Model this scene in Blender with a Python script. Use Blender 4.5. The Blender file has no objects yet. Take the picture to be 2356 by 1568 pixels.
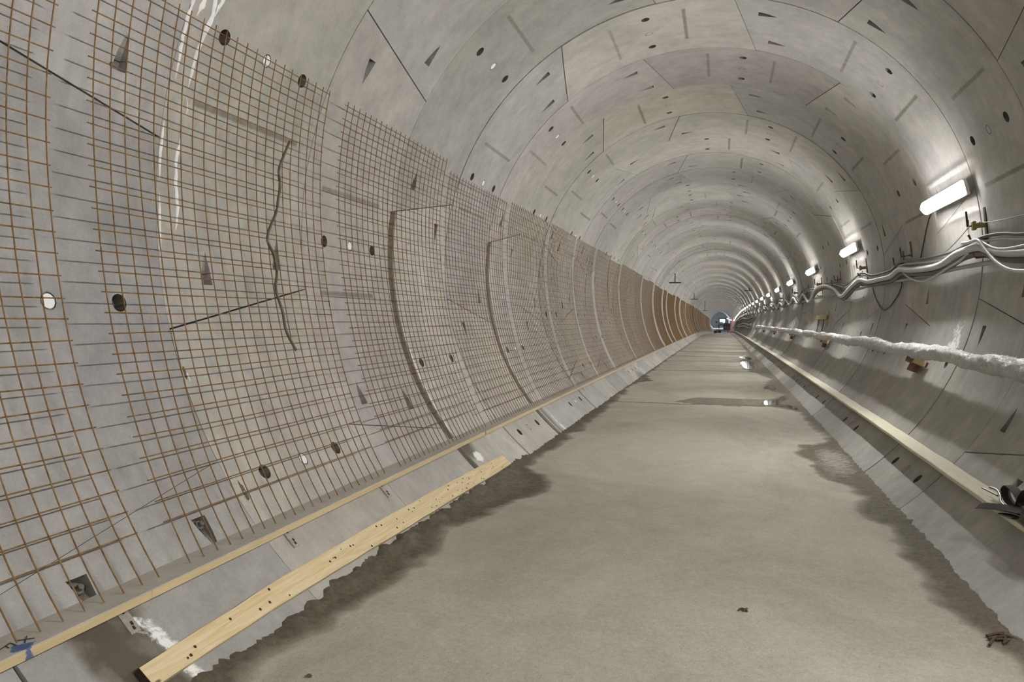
import bpy, bmesh, math, random
from mathutils import Vector, Matrix
from mathutils.geometry import delaunay_2d_cdt
PI = math.pi
R = 2.7                      # inner radius of the bored tunnel
RW = 1.5436                  # width of one segment ring
Y1 = 3.649                   # first ring joint in front of the camera
ZF = -2.11                   # floor level
scene = bpy.context.scene
col = scene.collection

# ------------------------------------------------------------------ camera
cam_d = bpy.data.cameras.new('camera'); cam = bpy.data.objects.new('camera', cam_d); col.objects.link(cam)
cam_d.sensor_width = 36.0; cam_d.lens = 36.0*1789.1/2356.0; cam_d.clip_start = 0.05; cam_d.clip_end = 1000
yaw, pitch, roll = -.2653, -.0307, .0056
fw = Vector((math.sin(yaw)*math.cos(pitch), math.cos(yaw)*math.cos(pitch), math.sin(pitch)))
rt = Vector((math.cos(yaw), -math.sin(yaw), 0)); upv = rt.cross(fw)
rt, upv = math.cos(roll)*rt+math.sin(roll)*upv, -math.sin(roll)*rt+math.cos(roll)*upv
m = Matrix((rt, upv, -fw)).transposed().to_4x4(); m.translation = Vector((.33723, 0, -.58698))
cam.matrix_world = m
scene.camera = cam

# ------------------------------------------------------------------ world, exposure, light levels
LAMP_E = 30.0
w = bpy.data.worlds.new('world'); scene.world = w; w.use_nodes = True
w.node_tree.nodes['Background'].inputs[0].default_value = (.9, .95, 1, 1)
w.node_tree.nodes['Background'].inputs[1].default_value = .02
scene.view_settings.view_transform = 'Standard'; scene.view_settings.look = 'None'
scene.view_settings.gamma = 1; scene.view_settings.use_curve_mapping = False
scene.view_settings.exposure = 1.30
scene.cycles.max_bounces = 10; scene.cycles.diffuse_bounces = 7
LAMP_Y = [8.95+6.19*k for k in range(0, 40)]
TUBE_W = 31.0               # watts of each near tube
LAMPS_BEHIND = [2.76, -3.43, -9.6, -15.8]

# ------------------------------------------------------------------ centre line of the tunnel
CLT = [(-60,0,0),(-40,0,0),(10,0,0),(50,-.10,-.14),(80,-.19,-.30),(100,-.2,-.5),(125,-.15,-.85),(150,-.05,-1.25),(167,.05,-1.6),
       (190,.0,-1.75),(210,-.3,-1.65),(230,-.75,-1.45),(260,-1.2,-1.2),(300,-1.9,-1.0),(340,-3.2,-.8),(380,-5.2,-.6),(430,-8.5,-.4),(480,-12.5,-.2),(520,-16,0)]
def cl(y):
    if y <= 10: return 0.0, 0.0
    for i in range(1, len(CLT)-2):
        if y <= CLT[i+1][0]: break
    p0, p1, p2, p3 = CLT[i-1], CLT[i], CLT[i+1], CLT[i+2]
    h = p2[0]-p1[0]; t = (y-p1[0])/h; o = []
    for j in (1, 2):
        m1 = (p2[j]-p0[j])/(p2[0]-p0[0])*h; m2 = (p3[j]-p1[j])/(p3[0]-p1[0])*h
        o.append((2*t**3-3*t*t+1)*p1[j]+(t**3-2*t*t+t)*m1+(-2*t**3+3*t*t)*p2[j]+(t**3-t*t)*m2)
    return o[0], o[1]
def W(th, y, r):             # th in degrees from the crown, + to the right
    a = math.radians(th); dx, dz = cl(y)
    return Vector((r*math.sin(a)+dx, y, r*math.cos(a)+dz))
def X(x, y, z):
    dx, dz = cl(y); return Vector((x+dx, y, z+dz))

# ------------------------------------------------------------------ tagging
def tag(o, label=None, cat=None, group=None, kind=None):
    if label: o['label'] = label
    if cat: o['category'] = cat
    if group: o['group'] = group
    if kind: o['kind'] = kind
    return o
def empty(name, loc=(0,0,0), parent=None):
    o = bpy.data.objects.new(name, None); col.objects.link(o); o.location = loc; o.empty_display_size = .1
    if parent: o.parent = parent
    return o
def link(name, me, parent=None):
    o = bpy.data.objects.new(name, me); col.objects.link(o)
    if parent: o.parent = parent
    return o
def copy_tree(o, parent=None):
    c = o.copy(); col.objects.link(c); c.parent = parent
    for ch in o.children: copy_tree(ch, c)
    return c

class MB:                     # mesh builder
    def __init__(s): s.v=[]; s.f=[]; s.sm=[]
    def add(s, vs, fs, smooth=False):
        b = len(s.v); s.v += [tuple(v) for v in vs]; s.f += [tuple(b+i for i in f) for f in fs]; s.sm += [smooth]*len(fs)
    def box(s, c, size, M=None, bev=0.0):
        hx, hy, hz = size[0]/2, size[1]/2, size[2]/2
        if bev:
            b = bev; vs=[]; idx={}
            for sx in (-1,1):
                for sy in (-1,1):
                    for sz in (-1,1):
                        for a,(x,y,z) in enumerate(((hx-b,hy-b,hz),(hx-b,hy,hz-b),(hx,hy-b,hz-b))):
                            idx[(sx,sy,sz,a)] = len(vs); vs.append(Vector((sx*x,sy*y,sz*z)))
            fs=[]
            for sz in (-1,1): fs.append([idx[(a,b_,sz,0)] for a,b_ in ((-1,-1),(1,-1),(1,1),(-1,1))])
            for sy in (-1,1): fs.append([idx[(a,sy,b_,1)] for a,b_ in ((-1,-1),(1,-1),(1,1),(-1,1))])
            for sx in (-1,1): fs.append([idx[(sx,a,b_,2)] for a,b_ in ((-1,-1),(1,-1),(1,1),(-1,1))])
            for sx in (-1,1):
                for sy in (-1,1): fs.append([idx[(sx,sy,-1,1)],idx[(sx,sy,-1,2)],idx[(sx,sy,1,2)],idx[(sx,sy,1,1)]])
                for sz in (-1,1): fs.append([idx[(sx,-1,sz,0)],idx[(sx,-1,sz,2)],idx[(sx,1,sz,2)],idx[(sx,1,sz,0)]])
            for sy in (-1,1):
                for sz in (-1,1): fs.append([idx[(-1,sy,sz,0)],idx[(-1,sy,sz,1)],idx[(1,sy,sz,1)],idx[(1,sy,sz,0)]])
            for sx in (-1,1):
                for sy in (-1,1):
                    for sz in (-1,1): fs.append([idx[(sx,sy,sz,a)] for a in range(3)])
        else:
            vs = [Vector((x,y,z)) for x in (-hx,hx) for y in (-hy,hy) for z in (-hz,hz)]
            fs = [(0,1,3,2),(4,6,7,5),(0,4,5,1),(2,3,7,6),(0,2,6,4),(1,5,7,3)]
        # orient outwards
        out=[]
        for f in fs:
            c0 = sum((vs[i] for i in f), Vector())/len(f)
            n = (vs[f[1]]-vs[f[0]]).cross(vs[f[2]]-vs[f[0]])
            out.append(f if n.dot(c0) > 0 else tuple(reversed(f)))
        if M: vs = [M @ v for v in vs]
        s.add([v+Vector(c) for v in vs] if not M else [v+(M @ Vector(c)) for v in vs], out)
    def tube(s, pts, r, n=8, caps=True, up=Vector((0,0,1)), rad=None, smooth=True):
        pts = [Vector(p) for p in pts]; vs=[]; fs=[]
        for i,p in enumerate(pts):
            t = (pts[min(i+1,len(pts)-1)]-pts[max(i-1,0)])
            t = t.normalized() if t.length > 1e-9 else Vector((0,1,0))
            u = up if abs(t.dot(up)) < .95 else Vector((1,0,0))
            a = t.cross(u).normalized(); b = a.cross(t)
            rr = rad(i) if rad else r
            for k in range(n):
                q = 2*PI*k/n
                rk = rr(k) if callable(rr) else rr
                vs.append(p+rk*(math.cos(q)*a+math.sin(q)*b))
        for i in range(len(pts)-1):
            for k in range(n):
                k2=(k+1)%n; fs.append((i*n+k,(i+1)*n+k,(i+1)*n+k2,i*n+k2))
        s.add(vs, fs, smooth)
        if caps:
            s.add([vs[k] for k in range(n)], [tuple(range(n))]); e=(len(pts)-1)*n
            s.add([vs[e+k] for k in range(n)], [tuple(reversed(range(n)))])
    def me(s, name, mat):
        me = bpy.data.meshes.new(name); me.from_pydata(s.v, [], s.f); me.validate()
        if len(me.polygons)==len(s.sm): me.polygons.foreach_set('use_smooth', s.sm)
        me.materials.append(mat); me.update(); return me
    def build(s, name, mat, parent=None):
        return link(name, s.me(name, mat), parent)

def catmull(pts, n=6):
    pts = [Vector(p) for p in pts]; o=[]
    for i in range(len(pts)-1):
        p0,p1,p2,p3 = pts[max(i-1,0)],pts[i],pts[i+1],pts[min(i+2,len(pts)-1)]
        for k in range(n):
            t=k/n; o.append(.5*((2*p1)+(p2-p0)*t+(2*p0-5*p1+4*p2-p3)*t*t+(3*p1-p0-3*p2+p3)*t**3))
    o.append(pts[-1]); return o

# ------------------------------------------------------------------ materials
class NT:
    def __init__(s, name):
        s.m = bpy.data.materials.new(name); s.m.use_nodes = True; s.t = s.m.node_tree; s.n = s.t.nodes
        s.b = s.n['Principled BSDF']; s.out = s.n['Material Output']
    def new(s, t, **kw):
        x = s.n.new(t)
        for k,v in kw.items(): setattr(x,k,v)
        return x
    def l(s, a, b): s.t.links.new(a, b)
    def pos(s, scale=(1,1,1)):
        tc = s.new('ShaderNodeTexCoord'); mp = s.new('ShaderNodeMapping'); mp.inputs['Scale'].default_value = scale
        s.l(tc.outputs['Object'], mp.inputs['Vector']); return mp.outputs[0]
    def noise(s, vec, scale, detail=4, rough=.55, dist=0):
        x = s.new('ShaderNodeTexNoise'); x.inputs['Scale'].default_value=scale; x.inputs['Detail'].default_value=detail
        x.inputs['Roughness'].default_value=rough; x.inputs['Distortion'].default_value=dist
        s.l(vec, x.inputs['Vector']); return x.outputs['Fac']
    def ramp(s, fac, stops):
        x = s.new('ShaderNodeValToRGB'); s.l(fac, x.inputs[0]); e = x.color_ramp.elements
        while len(e) < len(stops): e.new(.5)
        for i,(p,c) in enumerate(stops):
            e[i].position = p; e[i].color = (c,c,c,1) if not isinstance(c,tuple) else (*c,1)
        return x.outputs[0]
    def mix(s, fac, a, b, mode='MIX'):
        x = s.new('ShaderNodeMix', data_type='RGBA', blend_type=mode)
        for sock,v in ((x.inputs[0],fac),(x.inputs[6],a),(x.inputs[7],b)):
            if isinstance(v,(int,float)): sock.default_value = v
            elif isinstance(v,tuple): sock.default_value = (*v,1)
            else: s.l(v, sock)
        return x.outputs[2]
    def math(s, op, a, b=None, c=None, clamp=False):
        x = s.new('ShaderNodeMath', operation=op, use_clamp=clamp)
        for i,v in enumerate((a,b,c)):
            if v is None: continue
            if isinstance(v,(int,float)): x.inputs[i].default_value = v
            else: s.l(v, x.inputs[i])
        return x.outputs[0]
    def bump(s, h, strength=.3, dist=.01, prev=None):
        x = s.new('ShaderNodeBump'); x.inputs['Strength'].default_value=strength; x.inputs['Distance'].default_value=dist
        s.l(h, x.inputs['Height'])
        if prev: s.l(prev, x.inputs['Normal'])
        return x.outputs[0]
    def base(s, c=None, rough=None, metal=None, spec=None, normal=None):
        for nm,v in (('Base Color',c),('Roughness',rough),('Metallic',metal),('Specular IOR Level',spec),('Normal',normal)):
            if v is None: continue
            if isinstance(v,tuple): s.b.inputs[nm].default_value=(*v,1)
            elif isinstance(v,(int,float)): s.b.inputs[nm].default_value=v
            else: s.l(v, s.b.inputs[nm])
        return s.m

def mat_concrete(name, col_a, stain=True):
    t = NT(name); p = t.pos(); ps = t.pos((1,.25,1)); pl = t.pos((.35,3.2,.35))
    big = t.ramp(t.noise(p, .9, 5, .6), [(.3,.84),(.7,1.1)]); blt = t.ramp(t.noise(p, 5, 7, .72), [(.32,.82),(.68,1.1)]); big = t.mix(1, big, blt, 'MULTIPLY')
    mid = t.ramp(t.noise(pl, 3.2, 4, .6), [(.3,.95),(.72,1.035)])
    fine = t.ramp(t.noise(p, 90, 3, .7), [(.25,.90),(.75,1.08)])
    c = t.mix(1, col_a, big, 'MULTIPLY'); c = t.mix(1, c, mid, 'MULTIPLY'); c = t.mix(1, c, fine, 'MULTIPLY')
    hue = t.ramp(t.noise(p, .55, 3), [(.35,(.985,.975,1.0)),(.65,(1.0,1.0,.975))])
    c = t.mix(1, c, hue, 'MULTIPLY')
    ta = t.new('ShaderNodeVertexColor', layer_name='tint'); c = t.mix(1, c, ta.outputs[0], 'MULTIPLY')
    # pinholes
    vo = t.new('ShaderNodeTexVoronoi'); vo.inputs['Scale'].default_value=14; t.l(p, vo.inputs['Vector'])
    pin = t.ramp(vo.outputs['Distance'], [(.03,0.0),(.055,1.0)])
    c = t.mix(t.math('MULTIPLY', t.math('SUBTRACT',1,pin), .5), c, (.12,.11,.09))
    rough = .78
    if stain:
        sa = t.new('ShaderNodeVertexColor', layer_name='stain'); sep = t.new('ShaderNodeSeparateColor'); t.l(sa.outputs[0], sep.inputs[0])
        n1 = t.noise(p, 16, 6, .75, .5); n2 = t.noise(p, 7, 6, .7)
        def mask(ch, n, k=1.6, am=.9):
            return t.math('MULTIPLY_ADD', t.math('ADD', sep.outputs[ch], t.math('MULTIPLY', t.math('SUBTRACT', n, .5), am)), k, -.55*k+.25, clamp=True)
        def gate(ch, m): return t.math('MULTIPLY', m, t.math('MULTIPLY', sep.outputs[ch], 2.2, clamp=True), clamp=True)
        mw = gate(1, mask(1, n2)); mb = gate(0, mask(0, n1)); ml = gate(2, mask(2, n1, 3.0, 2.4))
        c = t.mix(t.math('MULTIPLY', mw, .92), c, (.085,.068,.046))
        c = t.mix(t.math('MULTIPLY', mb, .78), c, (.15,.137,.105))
        c = t.mix(ml, c, (.86,.86,.85))
        rough = t.math('SUBTRACT', .78, t.math('MULTIPLY', mw, .35))
    bn = t.bump(t.noise(p, 60, 4, .7), .12, .004); bn = t.bump(t.noise(p, 5, 3), .15, .02, bn)
    t.base(c, rough, 0, .35, bn); return t.m

def mat_simple(name, c, rough=.6, metal=0, var=.15, scale=12, bump=.1, spec=.5):
    t = NT(name); p = t.pos(); n = t.ramp(t.noise(p, scale, 5, .65), [(.25,1-var),(.75,1+var)])
    cc = t.mix(1, c, n, 'MULTIPLY'); t.base(cc, rough, metal, spec, t.bump(t.noise(p, scale*3, 3), bump, .004)); return t.m

CONC = mat_concrete('lining_concrete', (.445,.433,.408))
M_rebar = (lambda t: t.base(t.ramp(t.noise(t.pos(), 22, 4, .7), [(.3,(.13,.062,.022)),(.5,(.235,.135,.05)),(.75,(.32,.215,.10))]), .75, .25, .4))(NT('rusty_rebar'))
M_dark = mat_simple('dark_grout', (.11,.095,.07), .85, 0, .3, 20, .5)
M_back = mat_simple('backing', (.07,.065,.06), .9)
M_black = mat_simple('black_rubber', (.035,.033,.032), .55, 0, .2)
M_hose = mat_simple('olive_hose', (.085,.075,.045), .5, 0, .35, 4)
M_cable = mat_simple('grey_cable', (.34,.34,.33), .5, 0, .15)
M_cablew = mat_simple('pale_cable', (.55,.545,.53), .45, 0, .12)
M_cabled = mat_simple('dark_cable', (.10,.095,.09), .5, 0, .2)
M_steel = mat_simple('galvanised_steel', (.42,.40,.36), .45, .5, .25, 40, .15)
M_dsteel = mat_simple('dark_steel', (.045,.04,.036), .6, .4, .4, 30)
M_rust = mat_simple('rusty_plate', (.17,.10,.055), .85, .1, .4, 14, .4)
M_ochre = mat_simple('ochre_clamp', (.30,.25,.10), .6, .1, .3, 30)
M_white = mat_simple('white_enamel', (.7,.7,.69), .4, 0, .05)
M_bolt = mat_simple('dull_bolt_steel', (.17,.155,.135), .5, .5, .3, 60)
M_lime = mat_simple('lime_crust', (.88,.87,.87), .8, 0, .12, 30, .6)
M_red = mat_simple('red_frame', (.35,.08,.05), .6, 0, .2)
M_paint = mat_simple('machine_paint', (.16,.16,.17), .5, 0, .3, 3)
M_chrome = mat_simple('chrome_hook', (.32,.31,.3), .3, 1, .1)
M_strap = mat_simple('brown_webbing', (.036,.025,.021), .75, 0, .25, 60, .4)
M_leaf = mat_simple('brown_scrap', (.075,.045,.03), .8, 0, .4, 60)

def mat_wood(name, c1, c2, dust=0.0, knots=True, blue=None, axis_scale=(9,.5,9)):
    t = NT(name); tc = t.new('ShaderNodeTexCoord'); mp = t.new('ShaderNodeMapping'); mp.inputs['Scale'].default_value=axis_scale
    t.l(tc.outputs['Object'], mp.inputs[0]); g = t.noise(mp.outputs[0], 3.5, 6, .6, 1.2)
    g2 = t.noise(mp.outputs[0], 16, 3, .6, .3)
    c = t.ramp(g, [(.3,c1),(.6,c2)]); c = t.mix(.25, c, t.ramp(g2, [(.3,c1),(.7,c2)]))
    if knots:
        v = t.new('ShaderNodeTexVoronoi'); mk = t.new('ShaderNodeMapping'); mk.inputs['Scale'].default_value=(7,3.2,7)
        t.l(tc.outputs['Object'], mk.inputs[0]); t.l(mk.outputs[0], v.inputs['Vector']); v.inputs['Scale'].default_value=1.6
        k = t.ramp(v.outputs['Distance'], [(.06,1.0),(.11,0.0)]); c = t.mix(t.math('MULTIPLY',k,.85), c, (.10,.055,.02))
    if dust:
        geo = t.new('ShaderNodeNewGeometry'); sx = t.new('ShaderNodeSeparateXYZ'); t.l(geo.outputs['True Normal'], sx.inputs[0])
        upm = t.math('MULTIPLY', t.ramp(sx.outputs[2], [(.3,0.0),(.6,1.0)]), dust)
        dn = t.ramp(t.noise(t.pos(), 9, 6, .7), [(.25,.8),(.75,1.12)])
        c = t.mix(upm, c, t.mix(1, (.42,.40,.36), dn, 'MULTIPLY'))
    if blue is not None:     # spray mark soaked into the board, at its own place on it
        sp = t.new('ShaderNodeSeparateXYZ'); t.l(tc.outputs['Object'], sp.inputs[0])
        yy = t.math('ABSOLUTE', t.math('SUBTRACT', sp.outputs[1], blue[0])); xx = t.math('ABSOLUTE', t.math('SUBTRACT', sp.outputs[0], blue[1]))
        d = t.math('ADD', t.math('DIVIDE', yy, .09), t.math('DIVIDE', xx, .075))
        d = t.math('ADD', d, t.math('MULTIPLY', t.noise(t.pos(), 22, 5, .7, .6), .9))
        c = t.mix(t.ramp(d, [(.0,0.0),(.30,.3),(.55,.95),(.95,.85),(1.25,0.0)]), c, (.035,.085,.24))
    t.base(c, .7, 0, .3, t.bump(g2, .2, .003)); return t.m
M_board = mat_wood('shuttering_board', (.50,.39,.22), (.62,.50,.30), dust=.93, knots=False)
M_board1 = mat_wood('shuttering_board_sprayed', (.50,.39,.22), (.60,.48,.28), dust=.93, knots=False, blue=(2.07,-1.935))
M_boardr = mat_wood('pale_board', (.56,.53,.38), (.68,.65,.49), dust=.25, knots=False)
M_plank = mat_wood('raw_spruce', (.56,.42,.20), (.76,.64,.42), dust=0, knots=True)
M_end = mat_simple('dark_end_grain', (.05,.025,.02), .9)

def mat_foil():
    t = NT('crinkled_wrap'); p = t.pos(); n = t.noise(p, 26, 5, .7, .8)
    c = t.ramp(t.noise(p, 12, 5, .7), [(.3,(.62,.61,.60)),(.7,(.86,.85,.85))])
    cr = t.noise(t.pos((1,.5,1)), 17, 5, .75, 1.6); c = t.mix(1, c, t.ramp(t.math('ABSOLUTE', t.math('SUBTRACT', cr, .5)), [(.0,.52),(.03,.93),(.2,1.0)]), 'MULTIPLY')  # crease shade painted into the wrap colour
    t.base(c, .33, .2, .6, t.bump(t.noise(p, 60, 4, .7, .5), .5, .006, t.bump(n, 1.0, .03))); return t.m
M_foil = mat_foil()
def mat_emit(name, c, e):
    t = NT(name); t.base((.9,.9,.9), .4); t.b.inputs['Emission Color'].default_value=(*c,1); t.b.inputs['Emission Strength'].default_value=e; return t.m
M_lamp = mat_emit('lamp_tube', (1,.985,.95), LAMP_E*6)
M_lampcold = mat_emit('cold_lamp_tube', (.66,.80,1), LAMP_E*6)
M_tubeoff = mat_emit('near_tube', (1,.985,.95), LAMP_E*3.0)
M_glow = mat_emit('lamp_diffuser', (1,.985,.95), LAMP_E*.34)
M_blue = mat_emit('cold_work_light', (.72,.86,1), .45)
M_spot = mat_emit('white_work_light', (.85,.93,1), 8)
def mat_water():
    t = NT('puddle_water'); t.base((.9,.92,.9), .04, 0, .5, t.bump(t.noise(t.pos(), 9, 2), .02, .004))
    t.b.inputs['Transmission Weight'].default_value = 1; t.b.inputs['IOR'].default_value = 1.33; return t.m
M_water = mat_water()

def mat_floor():
    t = NT('floor_concrete'); p = t.pos(); pb = t.pos((1,.55,1))
    big = t.ramp(t.noise(pb, .8, 6, .65, .6), [(.28,.76),(.55,1.0),(.75,1.14)])
    mid = t.ramp(t.noise(p, 5, 5, .65), [(.3,.93),(.7,1.05)])
    fine = t.mix(1, t.ramp(t.noise(p, 120, 3, .8), [(.25,.72),(.5,1.0),(.8,1.2)]), t.ramp(t.noise(p, 34, 5, .8), [(.3,.86),(.7,1.1)]), 'MULTIPLY')
    c = t.mix(1, (.43,.405,.342), big, 'MULTIPLY'); c = t.mix(1, c, mid, 'MULTIPLY'); c = t.mix(1, c, fine, 'MULTIPLY')
    vo = t.new('ShaderNodeTexVoronoi'); vo.inputs['Scale'].default_value=17; t.l(p, vo.inputs['Vector'])
    pin = t.ramp(vo.outputs['Distance'], [(.05,1.0),(.10,0.0)]); c = t.mix(t.math('MULTIPLY',pin,.5), c, (.12,.10,.07))
    sa = t.new('ShaderNodeVertexColor', layer_name='stain'); sep = t.new('ShaderNodeSeparateColor'); t.l(sa.outputs[0], sep.inputs[0])
    n2 = t.noise(pb, 6, 7, .75, .3); n1 = t.noise(p, 30, 5, .7)
    m_ = t.math('ADD', sep.outputs[1], t.math('MULTIPLY', t.math('SUBTRACT', n2, .5), t.math('ADD', .25, t.math('MULTIPLY', sep.outputs[1], .7))))
    mw = t.ramp(m_, [(.15,0.0),(.40,.55),(.85,1.0)])
    wc = t.mix(t.ramp(n1, [(.3,0.0),(.7,1.0)]), (.055,.045,.028), (.135,.115,.08))
    c = t.mix(t.math('MULTIPLY', mw, .9), c, wc)
    dm = t.ramp(t.math('ADD', sep.outputs[0], t.math('MULTIPLY', t.math('SUBTRACT', n2, .5), .9)), [(.35,0.0),(.8,1.0)])
    c = t.mix(t.math('MULTIPLY', dm, .62), c, (.19,.165,.115))
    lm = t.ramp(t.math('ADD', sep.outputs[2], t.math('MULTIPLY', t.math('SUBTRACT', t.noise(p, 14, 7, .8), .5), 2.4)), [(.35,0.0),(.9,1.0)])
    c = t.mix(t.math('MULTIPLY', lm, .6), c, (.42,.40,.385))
    rough = t.math('SUBTRACT', .85, t.math('MULTIPLY', mw, .12))
    bn = t.bump(t.noise(p, 70, 4, .8), .35, .004); bn = t.bump(t.math('MULTIPLY', n1, t.math('ADD', mw, .15)), .6, .015, bn)
    t.base(c, rough, 0, .22, bn); return t.m
M_floor = mat_floor()

# ------------------------------------------------------------------ structure roots
wall_left = tag(empty('wall_left'), kind='structure'); wall_right = tag(empty('wall_right'), kind='structure')
ceiling = tag(empty('ceiling'), kind='structure'); floor = tag(empty('floor'), kind='structure')
wall_left['label'] = 'curved concrete segment lining of the tunnel on the left'
wall_right['label'] = 'curved concrete segment lining of the tunnel on the right'
ceiling['label'] = 'vaulted concrete segment lining at the tunnel crown'
floor['label'] = 'pale concrete invert slab along the tunnel bottom'
def side_of(c):
    c = (c+180)%360-180
    return ceiling if abs(c) < 50 else (wall_left if c < 0 else wall_right)

# ------------------------------------------------------------------ stains that belong to the lining
def blob(th, y, t0, y0, wt, wy):
    return max(0.0, 1-((th-t0)/wt)**2-((y-y0)/wy)**2)
def sstep(a, b, x):
    t = min(1,max(0,(x-a)/(b-a))); return t*t*(3-2*t)
def paint(th, y):
    br = wet = li = 0.0
    if abs(th) > 138: wet = max(wet, .62*sstep(139.6, 141.6, abs(th)))
    if th < -128 and y < 3.2:
        k = sstep(-130.2,-131.5,th)
        c0 = 2.36 + (-131-th)*.006
        wet = max(wet, k*sstep(c0-.12,c0-.02,y)*sstep(2.74,2.66,y)*.95)
        wet = max(wet, 1.7*k*max(0,1-((y-(2.43+(-131-th)*.011))/.07)**2))
        li = max(li, 1.1*sstep(-132.3,-133.2,th)*max(0,1-((y-(2.66+(-133-th)*.008))/.045)**2))
    if th < -128 and 6.6 < y < 7.5:
        wet = max(wet, 1.2*blob(th,y,-132.5,6.95,4.0,.27)); li = max(li, 1.5*blob(th,y,-135.2,7.06,1.6,.13))
    if th < -130 and 9.7 < y < 10.5:
        wet = max(wet, .9*max(0,1-((y-10.08)/.14)**2)*sstep(-130,-132,th)); li=max(li, .8*max(0,1-((y-10.27)/.05)**2)*sstep(-133,-136,th))
    if th < -130: wet = max(wet, 1.1*blob(th,y,-141,20.6,7,1.0))
    if th < -100 and y < 20: wet = max(wet, .8*blob(th,y,-91,4.15,4,.14))
    if 3.0 < y < 5.0 and -96 < th < -60: wet = max(wet, .55*blob(th,y,-90.5,4.05,3.2,.22))
    if th > 0:
        for a,b in ((8.64,.035),(8.72,.03)):
            if 93 < th < 110: li = max(li, .95*max(0,1-((y-(a-(th-93)*.003))/b)**2))
    if 2.1<y<3.6 and th>-100 and th<-60: wet=max(wet,.25)
    return br, wet, li

# ------------------------------------------------------------------ one lining segment, holes and pockets cut into it
def inpoly(x, y, P):
    r=False; n=len(P)
    for i in range(n):
        x1,y1=P[i]; x2,y2=P[(i+1)%n]
        if (y1>y)!=(y2>y) and x<(x2-x1)*(y-y1)/(y2-y1)+x1: r=not r
    return r
DEG = R*PI/180
def segment(name, ring, ta, sa, tb, sb, holes, pockets, strips, tint, parent, off, rng, y_trim=0.0, white=False, fine=False, simple=False):
    y0 = Y1+(ring-1)*RW; g=.0055
    ya, yb = y0+g+y_trim, y0+RW-g
    fr = lambda y: (y-y0)/RW
    ja = lambda y: ta+sa*(fr(y)-.5); jb = lambda y: tb+sb*(fr(y)-.5)      # joint lines, degrees
    ga = .005/DEG; sealed = .0012/DEG
    V=[];N=[];S=[];F=[]
    def nv(th,y,d,n,st=None):
        V.append(W(th,y,R+off+d)); N.append(n); S.append(st if st else paint(th,y)); return len(V)-1
    def nin(th): a=math.radians(th); return Vector((-math.sin(a),0,-math.cos(a)))
    pts=[];edges=[];loops=[];stv={}
    def add_loop(L, st=None):
        b=len(pts)
        for p in L: pts.append(Vector((p[0]*DEG,p[1])))
        for i in range(len(L)):
            edges.append((b+i,b+(i+1)%len(L)))
            if st is not None: stv[b+i]=st
    ny = 2 if simple else 5
    GA = sealed if (ring==0 and abs(ta+123.75)<1) else ga; GB = sealed if (ring==0 and abs(tb+123.75)<1) else ga
    A=[(ja(ya+(yb-ya)*i/ny)+GA, ya+(yb-ya)*i/ny) for i in range(ny+1)]
    B=[(jb(ya+(yb-ya)*i/ny)-GB, ya+(yb-ya)*i/ny) for i in range(ny+1)]
    nt=max(8,int(abs(B[0][0]-A[0][0])/2.5))
    lo=[(A[0][0]+(B[0][0]-A[0][0])*i/nt, ya) for i in range(1,nt)]
    hi=[(A[-1][0]+(B[-1][0]-A[-1][0])*i/nt, yb) for i in range(1,nt)]
    outline=A+hi+B[::-1]+lo[::-1]
    add_loop(outline)
    holepolys=[]; discs=[]; keep_out=[]
    for h in holes:
        for f in (.22,.78):
            L=[(h+.047/DEG*math.cos(a), y0+f*RW+.05*math.sin(a)) for a in [2*PI*k/14 for k in range(14)]]
            add_loop(L); holepolys.append(L); discs.append(('hole',L,h,y0+f*RW))
        Lo=[(h+.044/DEG*math.cos(a), y0+.5*RW+.044*math.sin(a)) for a in [2*PI*k/14 for k in range(14)]]
        Li=[(h+.036/DEG*math.cos(a), y0+.5*RW+.036*math.sin(a)) for a in [2*PI*k/14 for k in range(14)]]
        wv=(0,0,2.0) if white else (0,0,0)
        add_loop(Lo); add_loop(Li, wv); discs.append(('ring',Lo,Li))
        keep_out += [(h,y0+.22*RW),(h,y0+.78*RW),(h,y0+.5*RW)]
    for (tw,dr,f) in pockets:           # tw: wide end angle, dr: direction of the tip
        yc=y0+f*RW; wd=.052
        L=[(tw,yc-wd),(tw+dr*2.0,yc-wd*.62),(tw+dr*3.4,yc-wd*.2),(tw+dr*4.3,yc+.012),(tw+dr*3.4,yc+wd*.42),(tw+dr*2.0,yc+wd*.78),(tw,yc+wd)]
        dp=[.065,.034,.012,0,.012,.034,.065]
        add_loop(L); holepolys.append(L); discs.append(('pocket',L,dp))
        keep_out += [(tw+dr*1,yc),(tw+dr*2.5,yc)]
    for (c,f0,f1,st) in strips:
        wd=.034; wa=.012
        o=[(c-wd/DEG,y0+f0*RW),(c+wd/DEG,y0+f0*RW),(c+wd/DEG,y0+f1*RW),(c-wd/DEG,y0+f1*RW)]
        i_=[(c-wa/DEG,y0+f0*RW+.03),(c+wa/DEG,y0+f0*RW+.03),(c+wa/DEG,y0+f1*RW-.03),(c-wa/DEG,y0+f1*RW-.03)]
        add_loop(o); add_loop(i_,(st,0,0))
    gy = 4 if not fine else 26
    step = 2.5
    th=min(A[0][0],A[-1][0])
    ths=[]
    while th<max(B[0][0],B[-1][0]):
        ths.append(th); th += (.8 if (fine and th<-126) else step)
    if not simple:
      for th in ths:
        k = gy if (not fine or th<-125) else 5
        if fine and y0<4 and -96<th<-84: k=14
        for i in range(1,k):
            y=ya+(yb-ya)*i/k
            if th<ja(y)+.8 or th>jb(y)-.8: continue
            if any(abs(th-q[0])<1.6 and abs(y-q[1])<.075 for q in keep_out): continue
            if any(abs(th-c[0])<1.0 and y0+c[1]*RW-.03<y<y0+c[2]*RW+.03 for c in strips): continue
            pts.append(Vector((th*DEG,y)))
    vo,eo,fo,ov,oe,of = delaunay_2d_cdt(pts, edges, [], 0, 1e-5, True)
    base={}
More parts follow.
